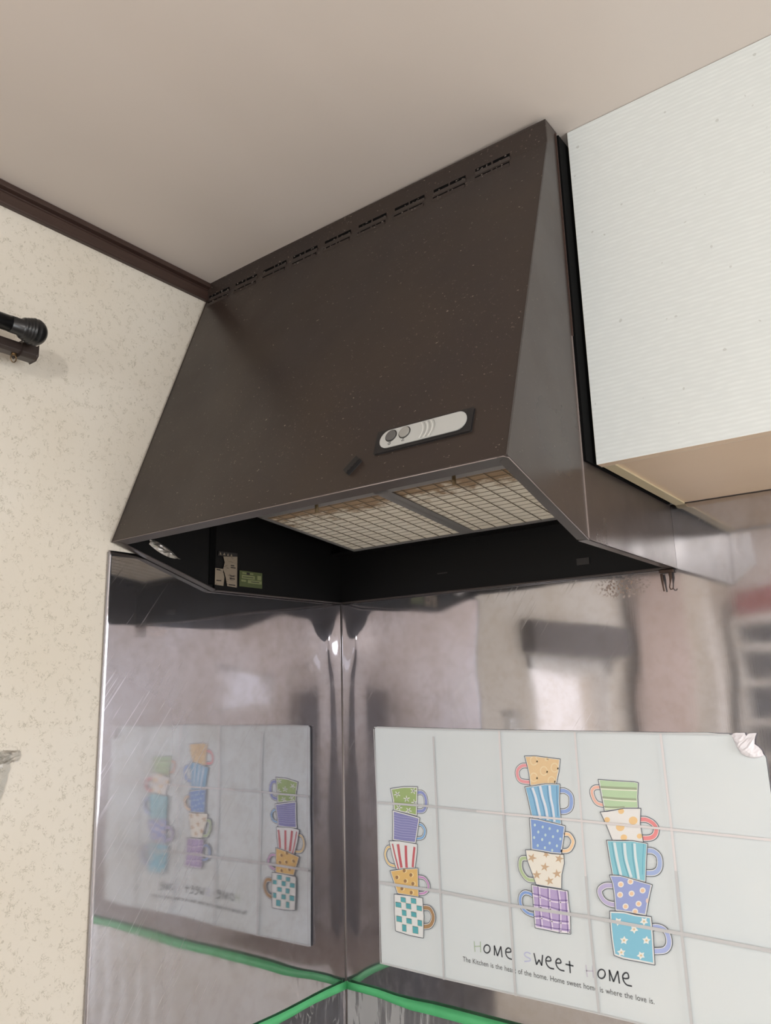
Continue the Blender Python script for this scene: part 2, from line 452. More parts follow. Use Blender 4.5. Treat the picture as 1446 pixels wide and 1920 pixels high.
# ================================================================= STEEL SPLASHBACK SHEETS
def sheet(name, fn, nu, nv, m, thick_dir, label):
    vs = [fn(i / nu, j / nv) for j in range(nv + 1) for i in range(nu + 1)]
    fs = [(j * (nu + 1) + i, j * (nu + 1) + i + 1, (j + 1) * (nu + 1) + i + 1, (j + 1) * (nu + 1) + i) for j in range(nv) for i in range(nu)]
    o = mesh(name, vs, fs, m, None, smooth=True)
    s = o.modifiers.new('thick', 'SOLIDIFY'); s.thickness = 0.0008; s.offset = 0
    return tag(o, label, 'splashback')
def corner_bulge(d):            # sheets bow a little where they meet in the corner
    return 0.0010 * math.exp(-((d - 0.035) / 0.03) ** 2)
ZB = 0.721
def dimple(d, z):               # soft dent near the top of the corner
    return 0.0030 * math.exp(-((d - 0.055) / 0.032) ** 2) * math.exp(-((z - 1.655) / 0.045) ** 2)
def f_back(u, v):
    x = 0.0015 + (u * 0.35 if u < 0.5 else 0.175 + (u - 0.5) * 2 * 2.025); z = ZB + v * (1.8535 - ZB)
    return (x, -0.0030 - corner_bulge(x) * (0.6 + 0.4 * math.sin(z * 9)) - dimple(x, z), z)
def f_left(u, v):
    d = 0.0015 + u * (DS - 0.0015); z = ZB + v * (1.795 - ZB)
    return (0.0030 + corner_bulge(d) * (0.6 + 0.4 * math.sin(z * 9)) + dimple(d, z), -d, z)
sheet('steel_splashback', f_back, 120, 120, m_steel_r, (0, -1, 0), 'stainless steel sheet on the back wall behind the tile-pattern sticker')
sl = sheet('steel_splashback', f_left, 90, 120, m_steel_l, (1, 0, 0), 'stainless steel sheet on the left wall beside the wallpaper, mirroring the mugs')
mesh('steel_edge_trim', *(lambda q: (q.v, q.f))((lambda q: (q.box((0.0015, -DS - 0.0012, ZB), (0.0052, -DS + 0.0004, 1.792)), q)[1])(MB())), m_edge, sl)
cj = MB(); cj.tube([(0.0042, -0.0042, ZB), (0.0042, -0.0042, 1.742)], 0.0013, 8)
tag(cj.build('corner_joint_strip', mat('joint_steel', srgb(150, 142, 138), 0.5, 0.8), smooth=True), 'thin vertical metal strip where the two steel sheets meet in the corner', 'joint strip')

# ================================================================= RANGE HOOD
X0 = 0.0062
XW = W
hood = thing('range_hood', (W / 2, -0.2, ZR), 'dark brown sloping kitchen range hood in the corner above the steel sheets', 'range hood')
A = Vector((0, -DF, ZF)); Bt = Vector((0, -DT, ZT))
SL = (Bt - A).length; ES = (Bt - A).normalized(); NS = Vector((0, -ES.z, ES.y))
def fp(x, s, n=0.0):
    if s > SL: return Vector((x, 0, 0)) + Bt + Vector((0, -n, s - SL))
    return Vector((x, 0, 0)) + A + ES * s + NS * n
# front cover: sloping sheet + short upright strip at the top, folded from one sheet
q = MB(); TH = 0.0025
prof = [(-DF, ZF), (-DT, ZT), (-DT, HT), (-DT + TH, HT), (-DT + TH, ZT + 0.0006), (-DF + TH * 1.1, ZF + 0.0006)]
q.prism([(X0, y, z) for y, z in prof], (XW - X0, 0, 0))
q.box((X0, -DT, HT - 0.0005), (XW, -D1 + 0.01, HT + 0.0032))
q.build('front_cover', m_brown, hood, bevel=0.0018)
# right side: wedge panel in front of the seam, body panel behind it
q = MB(); t_ = 0.002
poly = [(-DF + 0.0015, ZF), (-D1, ZR), (-D1, HT - 0.001), (-DT + 0.001, HT - 0.001), (-DT + 0.001, ZT)]
q.prism([(XW + 0.0002, y, z) for y, z in poly], (-t_, 0, 0))
q.build('side_panel', m_brown_side, hood)
q = MB()
q.prism([(XW + 0.0002, y, z) for y, z in [(-D1, ZR), (-0.004, ZR), (-0.004, HT - 0.002), (-D1, HT - 0.002)]], (-t_, 0, 0))
q.build('body_side', m_brown_side, hood)
# left side panels
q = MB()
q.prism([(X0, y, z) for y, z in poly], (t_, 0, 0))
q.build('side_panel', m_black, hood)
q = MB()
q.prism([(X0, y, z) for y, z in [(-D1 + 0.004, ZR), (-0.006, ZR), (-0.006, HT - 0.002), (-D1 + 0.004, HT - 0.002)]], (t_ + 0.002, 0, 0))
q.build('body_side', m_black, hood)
q = MB(); q.box((X0 + 0.001, -D1 - 0.010, ZR + 0.012), (X0 + 0.004, -D1 + 0.0035, 2.0)); q.build('seam_gap_shade', m_gap, hood)
# bright worn seam on the right
q = MB(); q.box((XW, -D1 - 0.0012, ZR + 0.002), (XW + 0.0016, -D1 + 0.0002, 2.03)); q.build('seam_edge', m_seam, hood)
q = MB(); q.box((XW, -D1 + 0.0005, 2.03), (XW + 0.0022, -D1 + 0.0022, HT - 0.004)); q.build('seam_edge', m_trim, hood)
# black strip painting in the shade of the slit to the cabinet
q = MB(); q.box((XW + 0.0006, -D1 + 0.0045, 1.851), (XW + 0.0042, -0.02, HT - 0.006)); q.build('gap_shade_strip', m_gap, hood)
# rim: inward flanges
FL = 0.014
q = MB(); q.prism([(X0, -DF, ZF), (XW, -DF, ZF), (XW - 0.003, -DF + 0.018, ZF - 0.0042), (X0 + 0.003, -DF + 0.018, ZF - 0.0042)], (0, 0, 0.0016))
q.build('front_rim', m_lip, hood, bevel=0.0006)
def slope_z(y): return ZF + (ZR - ZF) * (y + DF) / (DF - D1)
for sx, xx in ((1, X0), (-1, XW)):
    q = MB()
    q.prism([(xx, -DF, ZF), (xx, -D1, ZR), (xx + sx * FL, -D1 - 0.004, slope_z(-D1 - 0.004)), (xx + sx * FL, -DF + 0.010, slope_z(-DF + 0.010))], (0, 0, 0.0016))
    q.build('slanted_rim', m_lip, hood, bevel=0.0005)
    q = MB()
    q.prism([(xx, -D1, ZR), (xx, -0.004, ZR), (xx + sx * FL * 1.0, -0.004, ZR), (xx + sx * FL * 1.0, -D1, ZR)], (0, 0, 0.0016))
    q.build('side_rim', m_lip, hood, bevel=0.0005)
# bright worn folded edges
q = MB(); q.tube([(X0, -DF, ZF), (XW - 0.012, -DF, ZF)], 0.0006, 8); q.build('front_edge', m_seam, hood, smooth=True)
q = MB(); q.tube([(XW - 0.012, -DF, ZF), (XW - 0.004, -DF, ZF), (XW, -DF + 0.004, ZF - 0.0012), (XW, -D1, ZR)], 0.0006, 8); q.build('side_edge', m_seam, hood, smooth=True)
# cavity: back plate, black shelf around the filters
q = MB(); q.box((X0 + 0.003, -0.012, ZR), (XW - 0.003, -0.0055, 2.0)); q.build('back_plate', m_black, hood)
q = MB()
q.box((X0 + 0.004, -0.048, 1.848), (XW - 0.004, -0.012, 1.852))
q.box((X0 + 0.004, -0.355, 1.8935), (0.080, -0.012, 1.898)); 
q.box((0.658, -0.355, 1.8935), (XW - 0.004, -0.012, 1.898))
q.prism([(X0 + 0.004, -0.349, 1.896), (XW - 0.004, -0.349, 1.896), (XW - 0.004, -0.545, 1.935), (X0 + 0.004, -0.545, 1.935)], (0, 0, 0.002))
q.box((X0 + 0.004, -0.012, 1.95), (XW - 0.004, -0.5, 1.953))
q.build('inner_baffle', m_black, hood)
q = MB(); q.box((0.572, -0.0145, 1.767), (0.596, -0.012, 1.779)); q.build('bracket_tab', m_dark, hood)
q = MB(); q.box((0.270, -0.0135, 1.783), (0.294, -0.012, 1.785)); q.build('bracket_tab', m_dark, hood)
q = MB(); q.box((X0 + 0.004, -0.0165, ZR + 0.0), (XW - 0.003, -0.004, ZR + 0.003)); q.build('back_rim', m_lip, hood)

# vents: nine groups of pressed louvres near the top
vx = [(388, 425), (437, 482), (490, 535), (545, 593), (607, 657), (668, 725), (740, 800), (812, 878), (892, 962)]
for i in range(9):
    c = 0.0435 + i * 0.0765; hw = 0.0295
    g = MB(); rnd = random.Random(i)
    for row in range(2):
        s0 = SL - 0.0120 + 0.0150 * row + (0.002 if i == 8 else 0)
        off = 0.0 if s0 < SL else 0
        # slot
        for a, b in ((c - hw, c - 0.002), (c + 0.001, c + hw)):
            g.add([fp(a, s0 - 0.0016, 0.0009), fp(b, s0 - 0.0016, 0.0009), fp(b, s0 + 0.0042 - 0.0004 * (1 - row), 0.0009), fp(a, s0 + 0.0042 - 0.0004 * (1 - row), 0.0009)], [(0, 1, 2, 3)], 0)
        # pressed-out lip under the slot
        g.prism([fp(c - hw, s0 - 0.0016, 0.0), fp(c - hw, s0 - 0.0060, 0.0), fp(c - hw, s0 - 0.0018, 0.0024)], (2 * hw, 0, 0), 1)
        # grime lumps
        for k in range(8):
            x = c + rnd.choice((-1, 1)) * hw * rnd.uniform(0.2, 1.0); s = s0 + rnd.uniform(-0.004, 0.003); r = rnd.uniform(0.0007, 0.0019)
            g.add([fp(x - r, s - r * .6, .001), fp(x + r, s - r * .4, .001), fp(x + r * .7, s + r * .7, .001), fp(x - r, s + r * .5, .001), fp(x, s, .001 + r)],
                  [(0, 1, 4), (1, 2, 4), (2, 3, 4), (3, 0, 4)], 2)
    g.build('vent', [m_gap, m_brown, mat('vent_grime', srgb(96, 88, 82), 0.9)] if i == 0 else [m_gap, m_brown, bpy.data.materials['vent_grime']], hood)

# switch plate
def stadium(x0, x1, s0, s1, n, skew=0.0, seg=14):
    r = (s1 - s0) / 2; sc = (s0 + s1) / 2; pts = []
    for k in range(seg + 1):
        a = math.pi / 2 + math.pi * k / seg; pts.append((x0 + r + r * math.cos(a), sc + r * math.sin(a)))
    for k in range(seg + 1):
        a = -math.pi / 2 + math.pi * k / seg; pts.append((x1 - r + r * math.cos(a), sc + r * math.sin(a)))
    return [fp(x, s, n) for x, s in pts]
sw = MB()
sw.prism([fp(0.549, 0.0462, 0.0), fp(0.6925, 0.0462, 0.0), fp(0.6925, 0.0798, 0.0), fp(0.549, 0.0798, 0.0)], NS * 0.0030)
swp = sw.build('switch_plate', m_pan_blk, hood, bevel=0.0008)
q = MB(); q.prism(stadium(0.5565, 0.6855, 0.0505, 0.0775, 0.0028), NS * 0.0016); q.build('switch_face', m_pan_gry, swp, bevel=0.0004)
# raised arcs on the face
q = MB()
for k in range(6):
    cx, r = 0.6085 + k * 0.0035, 0.0185
    pts = []
    for j in range(13):
        a = math.radians(-40 + 80 * j / 12)
        pts.append(fp(cx + r * math.cos(a) - 0.004, 0.064 + r * math.sin(a) * 1.0, 0.0046))
    q.tube(pts, 0.0007, 6, mi=k % 2)
q.build('arc_ribs', [m_arc_l, m_btn_b], swp, smooth=True)
for bx_, mm in ((0.5735, m_btn_a), (0.5945, m_btn_b)):
    q = MB()
    q.tube([fp(bx_, 0.0675, 0.004), fp(bx_, 0.0675, 0.0062)], 0.0078, 28)
    b_ = q.build('push_button', mm, swp, smooth=False, bevel=0.0006)
    q = MB()
    q.tube([fp(bx_ + 0.0084 * math.cos(a), 0.0675 + 0.0084 * math.sin(a), 0.0046) for a in [2 * math.pi * k / 32 for k in range(33)]], 0.0007, 6, cap=False)
    q.build('button_ring', m_ring, b_, smooth=True)
q = MB()      # power and lamp symbols under the buttons
cx, cs = 0.5735, 0.0556
q.tube([fp(cx - 0.0005 + 0.0018 * math.cos(a), cs + 0.0018 * math.sin(a), 0.0046) for a in [math.radians(60 + 300 * k / 16) for k in range(17)]], 0.0003, 5)
q.tube([fp(cx + 0.0004, cs, 0.0046), fp(cx + 0.0014, cs + 0.003, 0.0046)], 0.0003, 5)
cx = 0.5945
q.tube([fp(cx - 0.002, cs - 0.001, 0.0046), fp(cx, cs + 0.0026, 0.0046), fp(cx + 0.002, cs - 0.001, 0.0046), fp(cx - 0.002, cs - 0.001, 0.0046)], 0.0003, 5)
q.build('switch_symbols', m_dark, swp)

# filters
def zfil(y): return 1.8484 + (-0.052 - y) * (0.0321 / 0.293)
YB, YF = -0.052, -0.345
def filt(x0, x1, first):
    q = MB(); w_ = 0.013
    def bar(xa, xb, ya, yb):
        q.prism([(xa, ya, zfil(ya)), (xb, ya, zfil(ya)), (xb, yb, zfil(yb)), (xa, yb, zfil(yb))], (0, 0, 0.009))
    bar(x0, x1, YF, YF + w_ * 1.5); bar(x0, x1, YB - 0.007, YB)
    bar(x0, x0 + (0.005 if first else w_), YF, YB); bar(x1 - (w_ if first else 0.005), x1, YF, YB)
    fr = q.build('grease_filter', m_fframe, hood, bevel=0.0012)
    q = MB()
    q.prism([(x0 + 0.003, YF + 0.004, zfil(YF) + 0.0025), (x1 - 0.003, YF + 0.004, zfil(YF) + 0.0025), (x1 - 0.003, YB - 0.003, zfil(YB) + 0.0025), (x0 + 0.003, YB - 0.003, zfil(YB) + 0.0025)], (0, 0, 0.004))
    q.build('filter_wool', m_wool, fr)
    q = MB(); nx = 9; ny = 15
    for i in range(1, nx):
        x = x0 + (x1 - x0) * i / nx
        q.tube([(x, YF + 0.01, zfil(YF + 0.01) + 0.0015), (x, YB - 0.004, zfil(YB - 0.004) + 0.0015)], 0.0007, 6)
    for j in range(1, ny):
        y = YF + 0.012 + (YB - YF - 0.02) * j / ny
        q.tube([(x0 + 0.004, y, zfil(y) + 0.0021), (x1 - 0.004, y, zfil(y) + 0.0021)], 0.00042, 6)
    q.build('wire_grid', m_wire, fr, smooth=True)
    px = (x0 + x1) / 2 + 0.004
    q = MB(); q.tube([(px, YF + 0.008, zfil(YF + 0.008) + 0.003), (px, YF + 0.008, zfil(YF) - 0.0150)], 0.0032, 12)
    q.build('filter_pin', m_pin, fr, smooth=True)
filt(0.0835, 0.3725, True)
filt(0.3735, 0.655, False)

# ---- stickers and scraps on the hood: things of their own
XI = X0 + t_ + 0.0022
def panel_yz(q, pts, x, mi=0, d=0.0003):
    q.prism([(x, y, z) for y, z in pts], (d, 0, 0), mi)
m_lbl = mat('label_paper', srgb(150, 136, 120), 0.7)
t = NT(m_lbl)
k = t.ramp(t.noise(180, t.map(scale=(1, 0.6, 2.0)), detail=2), [(0.55, 0.0), (0.64, 1.0)])
zone = t.ramp(t.noise(45, detail=1), [(0.42, 0.0), (0.52, 1.0)])
t.link(t.mix(t.math('MULTIPLY', t.math('MULTIPLY', k, zone), 0.6), srgb(138, 124, 106), srgb(70, 58, 50)), t.b.inputs['Base Color'])
m_lbl_dk = mat('label_ink', srgb(36, 32, 30), 0.7)
m_lbl_gr = mat('label_green', srgb(74, 82, 46), 0.6)
m_lbl_pg = mat('label_pale_green', srgb(120, 124, 84), 0.6)
y0, z0, y1, z1 = -0.3770, 1.7555, -0.3225, 1.8185     # rough corners
q = MB()
def L(u, v): return (y0 + (y1 - y0) * u, z0 + (z1 - z0) * v)
panel_yz(q, [L(0, 0), L(.38, -.01), L(.42, .25), L(.36, .42), L(.36, .5), L(0, .5)], XI + 0.002)
panel_yz(q, [L(.55, 0), L(1, -.02), L(1, .93), L(.36, .88), L(.42, .7), L(.36, .5), L(.48, .25)], XI + 0.002)
panel_yz(q, [L(.12, .88), L(1, .93), L(1, 1.04), L(.14, 1.02)], XI + 0.002, 1)
for a, b in ((.18, .26), (.34, .44), (.52, .60), (.68, .76)):
    panel_yz(q, [L(a, .92), L(b, .92), L((a + b) / 2, 1.0)], XI + 0.0023, 0)
for a, b, c in ((.06, .12, .28), (.62, .03, .92), (.06, .44, .22), (.7, .56, .92), (.7, .62, .86), (.68, .3, .86), (.66, .22, .9)):
    panel_yz(q, [L(a, b), L(c, b), L(c, b + .03), L(a, b + .03)], XI + 0.0023, 1)
tag(q.build('warning_sticker', [m_lbl, m_lbl_dk]), 'torn beige printed warning sticker inside the hood, left of the green label', 'sticker')
y0, z0, y1, z1 = -0.3165, 1.7575, -0.2560, 1.7885
q = MB()
panel_yz(q, [L(0, 0), L(1, 0), L(1, 1), L(0, 1)], XI + 0.002, 0)
for a, b, c, d in ((.1, .52, .66, .74), (.36, .26, .97, .46), (.78, .52, .95, .8), (.08, .32, .28, .44), (.12, .82, .6, .9)):
    panel_yz(q, [L(a, b), L(c, b), L(c, d), L(a, d)], XI + 0.0023, 1)
for a, b, c, d in ((.14, .6, .6, .64), (.5, .34, .86, .38), (.3, .78, .44, .92)):
    panel_yz(q, [L(a, b), L(c, b), L(c, d), L(a, d)], XI + 0.0026, 2)
tag(q.build('green_label', [m_lbl_gr, m_lbl_pg, m_lbl_dk]), 'small green printed label inside the hood beside the torn warning sticker', 'label')
# crumpled foil scrap stuck inside at the left
rnd = random.Random(3); nu, nv = 12, 5; vs = []; fs = []
for j in range(nv + 1):
    for i in range(nu + 1):
        u = i / nu; v = j / nv
        hw_ = 0.0085 * math.sin(math.pi * min(1, 0.12 + u * 0.95)) ** 0.6
        y = -0.523 + 0.066 * u; z = 1.8185 - 0.024 * u + (v - .5) * 2 * hw_
        vs.append((X0 + t_ + 0.0012 + rnd.uniform(0, 0.0035) * math.sin(math.pi * v), y, z))
fs = [(j * (nu + 1) + i, j * (nu + 1) + i + 1, (j + 1) * (nu + 1) + i + 1, (j + 1) * (nu + 1) + i) for j in range(nv) for i in range(nu)]
tag(mesh('foil_scrap', vs, fs, m_foil), 'crumpled silver foil scrap stuck inside the left side of the hood', 'foil')
# black clip on the front of the hood
q = MB()
a = fp(0.5095, 0.0262, 0); b = fp(0.5262, 0.0438, 0)
dr = (b - a).normalized(); sd = NS.cross(dr)
def cp(u, v, n): return a + (b - a) * u + sd * v + NS * n
q.prism([cp(0, -.0042, 0.0003), cp(1, -.0042, 0.0003), cp(1, .0042, 0.0003), cp(0, .0042, 0.0003)], NS * 0.0065)
for u in (0.15, 0.4, 0.65, 0.88):
    q.prism([cp(u - .05, -.0035, .0065), cp(u + .03, -.0035, .0065), cp(u + .03, .0028, .0065), cp(u - .05, .0028, .0065)], NS * 0.0012)
tag(q.build('plastic_clip', m_clip, bevel=0.0008), 'small black ribbed plastic clip stuck slanting on the hood front below the switch plate', 'clip')

# rusty hooks under the right rear corner
q = MB()
q.box((0.7165, -0.013, 1.7375), (0.740, -0.0055, 1.7425))
hk = thing('rusty_hook', (0.725, -0.009, 1.74), 'rusty double hook hanging under the right rear corner of the hood', 'hook')
q.build('hook_plate', m_rust, hk, bevel=0.001)
q = MB(); q.tube([(0.7195, -0.010, 1.736), (0.7200, -0.0105, 1.728), (0.7205, -0.011, 1.716), (0.7215, -0.011, 1.7065)], [0.0022, 0.0024, 0.0014, 0.0012], 8)
q.build('prong', m_rust, hk, smooth=True)
q = MB(); q.tube([(0.734, -0.010, 1.737), (0.7345, -0.0105, 1.729), (0.7330, -0.012, 1.719), (0.7318, -0.013, 1.712), (0.7335, -0.014, 1.7085), (0.7365, -0.0145, 1.7085), (0.7380, -0.0145, 1.711)], [0.003, 0.0024, 0.0011, 0.001, 0.001, 0.001, 0.0009], 8)
q.build('prong', m_rust, hk, smooth=True)

# ================================================================= WALL CABINET
XC = 0.7530; YC = -0.351; ZC0 = 1.8496
cab = thing('wall_cabinet', (1.2, -0.17, ZC0), 'white ribbed wall cabinet hanging right of the hood, tan underneath', 'cabinet')
ZCT = 2.3655
q = MB(); q.prism([(XC + 0.001, -0.332, ZC0 + 0.0015), (XC + 0.016, -0.332, ZC0 + 0.0015), (XC + 0.016, -0.0035, ZC0 + 0.0015), (XC + 0.001, -0.0035, ZC0 + 0.0015)], (0, 0, ZCT - ZC0 - 0.0025))
q.build('side_panel', m_cream_strip, cab, bevel=0.0008)
q = MB(); q.box((XC + 0.016, -0.332, ZC0 + 0.0045), (1.75, -0.0035, ZC0 + 0.017)); q.build('bottom_panel', m_tan, cab)
q = MB(); q.box((XC + 0.016, -0.330, ZC0 + 0.017), (1.75, -0.322, ZCT - 0.003)); q.box((1.74, -0.332, ZC0 + 0.004), (1.75, -0.004, ZCT)); q.build('carcass', m_cream, cab)
def door(x0, x1):
    def zt(x): return ceil_z(x) - 0.0015
    q = MB(); q.prism([(x0, YC, ZC0), (x1, YC, ZC0), (x1, YC, zt(x1)), (x0, YC, zt(x0))], (0, 0.017, 0))
    d_ = q.build('door', m_door, cab, bevel=0.0008)
    q = MB(); q.prism([(x0 - 0.0012, YC + 0.0006, ZC0), (x0, YC + 0.0006, ZC0), (x0, YC + 0.0006, zt(x0)), (x0 - 0.0012, YC + 0.0006, zt(x0))], (0, 0.016, 0))
    q.build('edge_banding', m_cream_strip, d_)
    q = MB(); q.box((x0, YC + 0.0008, ZC0 - 0.0008), (x1, YC + 0.0165, ZC0)); q.build('edge_banding', m_tan, d_)
door(XC + 0.0015, 1.25)
door(1.2525, 1.75)

# ================================================================= CURTAIN ROD AND RAIL
rod = thing('curtain_rod', (0.08, -1.2, 2.09), 'thick black curtain rod with round ribbed finial above the brown rail, left wall', 'curtain rod')
q = MB(); q.tube([(0.08, -1.78, 2.089), (0.08, -0.806, 2.0905)], 0.0118, 24); q.build('rod', m_rod, rod, smooth=True)
q = MB()
prof = [(-0.828, 0.0122), (-0.812, 0.0125), (-0.811, 0.0150)]
yy = -0.811
for k in range(4):
    prof += [(yy + 0.0012, 0.0158 + k * 0.0013), (yy + 0.0030, 0.0165 + k * 0.0013), (yy + 0.0042, 0.0150 + k * 0.0013)]; yy += 0.0042
for k in range(1, 13):
    a = math.pi * 0.5 * k / 12
    prof.append((-0.7925 + 0.0195 * math.sin(a), 0.0205 * math.cos(a) + 0.0001))
q.tube([(0.08, y, 2.0905) for y, r in prof], [r for y, r in prof], 32); q.build('finial', m_rod, rod, smooth=True)
for y in (-1.0, -1.65):
    q = MB(); q.box((0.0, y - 0.012, 2.055), (0.006, y + 0.012, 2.11)); q.tube([(0.004, y, 2.0895), (0.08, y, 2.0895)], 0.005, 10)
    q.build('bracket', m_rod, rod, bevel=0.0008)
rail = thing('curtain_rail', (0.04, -1.2, 2.07), 'slim brown curtain rail with a hanging ring, under the black rod', 'curtain rail')
q = MB()
q.prism([(0.030, -1.80, 2.067), (0.034, -1.80, 2.063), (0.050, -1.80, 2.063), (0.054, -1.80, 2.067), (0.054, -1.80, 2.080), (0.030, -1.80, 2.080)], (0, 1.80 - 0.782, 0)); q.build('rail', m_rail, rail, bevel=0.0008)
q = MB(); q.prism([(0.028, -0.796, 2.066), (0.033, -0.796, 2.061), (0.051, -0.796, 2.061), (0.056, -0.796, 2.066), (0.056, -0.796, 2.082), (0.028, -0.796, 2.082)], (0, 0.026, 0)); q.build('end_cap', m_rail, rail, bevel=0.0018)
q = MB()
pts = [(0.045 , -0.8015 + 0.0042 * math.sin(a), 2.0555 - 0.0062 * math.cos(a)) for a in [2 * math.pi * k / 24 for k in range(25)]]
q.tube(pts, 0.0008, 6, cap=False); q.box((0.042, -0.8045, 2.0605), (0.048, -0.7985, 2.0640)); q.build('ring_runner', m_railmetal, rail, smooth=True)
for y in (-1.0, -1.65):
    q = MB(); q.box((0.0, y - 0.018, 2.076), (0.034, y + 0.004, 2.0815)); q.build('bracket', m_rail, rail)

# ================================================================= TILE-PATTERN STICKER
HM = (0.0031858444968475763, -4.35175372069151e-05, -1.9872339240000492, 0.0016593061523707154, -0.0019256048362136585, 4.664330998026679, 0.0011007407899198142, 0.00028908522199668364)
def U(x, y):
    """sketch coordinates of the print to metres on the sheet (x along the wall, z up)"""
    d = HM[6] * x + HM[7] * y + 1
    return ((HM[0] * x + HM[1] * y + HM[2]) / d, (HM[3] * x + HM[4] * y + HM[5]) / d)
CR = {'A': (700, 1460, 1 / 6), 'B': (950, 1400, .103734), 'C': (950, 1570, .103734), 'D': (1090, 1440, .117566),
      'E': (1100, 1620, .124481), 'F': (880, 1750, .138313), 'G': (1060, 1780, .131397), 'P': (0, 0, 1), 'T': (1300, 1340, .100968)}
def K(c, pts):
    out = []; cc = c
    for p in pts:
        if isinstance(p, str): cc = p; continue
        ox, oy, s = CR[cc]; out.append(U(ox + p[0] * s, oy + p[1] * s))
    return out
art = MB(); art_m = []; art_idx = {}
def ci(col):
    if col not in art_idx:
        f_ = 0.13 if max(col) > 110 else 0.0
        m = mat('print_ink', srgb(*[c + f_ * (235 - c) for c in col]), 0.38); art_idx[col] = len(art_m); art_m.append(m)
    return art_idx[col]
Y0 = -0.0068
def poly2(pts, col, lay):
    y = Y0 - 0.0008 - lay * 0.00011
    art.add([(x, y, z) for x, z in pts], [tuple(range(len(pts)))], ci(col))
def smooth2(pts, n=6):
    out = []; P = [pts[0]] + list(pts) + [pts[-1]]
    for i in range(1, len(P) - 2):
        a, b, c, d = P[i - 1], P[i], P[i + 1], P[i + 2]
        for k in range(n):
            t = k / n
            out.append(tuple(0.5 * (2 * b[j] + (c[j] - a[j]) * t + (2 * a[j] - 5 * b[j] + 4 * c[j] - d[j]) * t * t + (3 * b[j] - a[j] - 3 * c[j] + d[j]) * t ** 3) for j in (0, 1)))
    out.append(pts[-1]); return out
def stroke(pts, w_, col, lay, closed=False, sm=True):
    if sm and not closed and len(pts) > 2: pts = smooth2(pts)
    if closed: pts = list(pts) + [pts[0], pts[1]]
    n = len(pts); Lh = []; Rh = []
    for i in range(n):
        a = pts[max(i - 1, 0)]; b = pts[min(i + 1, n - 1)]
        dx, dz = b[0] - a[0], b[1] - a[1]; l = math.hypot(dx, dz) or 1e-9
        nx, nz = -dz / l * w_ / 2, dx / l * w_ / 2
        Lh.append((pts[i][0] + nx, pts[i][1] + nz)); Rh.append((pts[i][0] - nx, pts[i][1] - nz))
    y = Y0 - 0.0008 - lay * 0.00011; c = ci(col)
    vs = [(x, y, z) for x, z in Lh] + [(x, y, z) for x, z in Rh]
    art.add(vs, [(i, i + 1, n + i + 1, n + i) for i in range(n - 1)], c)
def inset(pts, k=0.90):
    cx = sum(p[0] for p in pts) / len(pts); cz = sum(p[1] for p in pts) / len(pts)
    return [(cx + (x - cx) * k, cz + (z - cz) * k) for x, z in pts]
INK = (88, 92, 104); PAPER = (233, 234, 232)
def mug(c, body, fill, lay, k=0.90, white=PAPER):
    p = K(c, body); poly2(p, white, lay)
    if fill: poly2(inset(p, k), fill, lay + 1)
    for i in range(len(p)):
        stroke([p[i], p[(i + 1) % len(p)]], 0.0011, INK, lay + 5, sm=False)
def handle(c, pts, wpx, col, lay):
    p = K(c, pts); s = CR[[q for q in [c] + [x for x in pts if isinstance(x, str)]][0]][2]
    w_ = wpx * s / 1000.0 * 1.03
    stroke(p, w_, INK, lay); stroke(p, w_ - 0.0022, PAPER, lay + 1); stroke(p, w_ - 0.0044, col, lay + 2)
def disc(c, x, y, r, col, lay, ry=None, n=14):
    ry = ry or r
    poly2(K(c, [(x + r * math.cos(2 * math.pi * k / n), y + ry * math.sin(2 * math.pi * k / n)) for k in range(n)]), col, lay)
def star(c, x, y, r, r2, col, lay, n=5, rot=0.3):
    pts = []
    for k in range(2 * n):
        rr = r if k % 2 == 0 else r2; a = rot + math.pi * k / n; pts.append((x + rr * math.cos(a), y + rr * math.sin(a)))
    poly2(K(c, pts), col, lay)
def pen(c, pts, w_, col, lay): stroke(K(c, pts), w_, col, lay)

# --- left stack
handle('A', [(515, 152), (575, 152), (612, 205), (618, 290), (588, 352), (518, 360)], 58, (132, 142, 202), 1)
mug('A', [(220, 105), (375, 82), (528, 84), (524, 250), (520, 415), (390, 380), (258, 350), (246, 230)], (152, 178, 106), 4)
for x, y in ((297, 170), (403, 222), (480, 132), (318, 318), (425, 352), (492, 262)):
    for k in range(5):
        a = k * 1.2566 + x; pen('A', [(x, y), (x + 36 * math.cos(a), y + 36 * math.sin(a))], 0.0018, PAPER, 7)
handle('A', [(520, 508), (570, 512), (606, 560), (606, 610), (580, 655), (510, 668)], 46, (112, 168, 220), 10)
mug('A', [(247, 345), (400, 385), (556, 430), (535, 560), (510, 720), (380, 706), (248, 684), (250, 520)], (128, 128, 184), 13)
for k in range(9):
    y = 430 + k * 28; pen('A', [(262, y - 30), (340, y - 8), (430, y), (525 - k * 2, y + 22 - k * 2)], 0.0008, (176, 178, 216), 16)
handle('A', [(240, 762), (190, 765), (164, 830), (176, 900), (215, 955), (290, 975)], 45, (236, 200, 128), 10)
mug('A', [(212, 690), (330, 690), (530, 725), (528, 820), (505, 1000), (400, 1005), (295, 1010), (250, 860)], None, 22)
for a, b, w_ in (((250, 722), (318, 1003), .0032), ((312, 727), (352, 990), .0062), ((400, 742), (410, 990), .006), ((498, 758), (478, 985), .005)):
    pen('A', [a, ((a[0] + b[0]) / 2 - 2, (a[1] + b[1]) / 2), b], w_, (198, 84, 92), 24)
handle('A', [(530, 1092), (605, 1105), (652, 1170), (650, 1230), (610, 1272), (535, 1280)], 46, (196, 134, 192), 26)
mug('A', [(225, 1022), (380, 1000), (540, 992), (546, 1150), (552, 1322), (430, 1300), (308, 1280), (270, 1160)], (229, 184, 104), 29, 0.93)
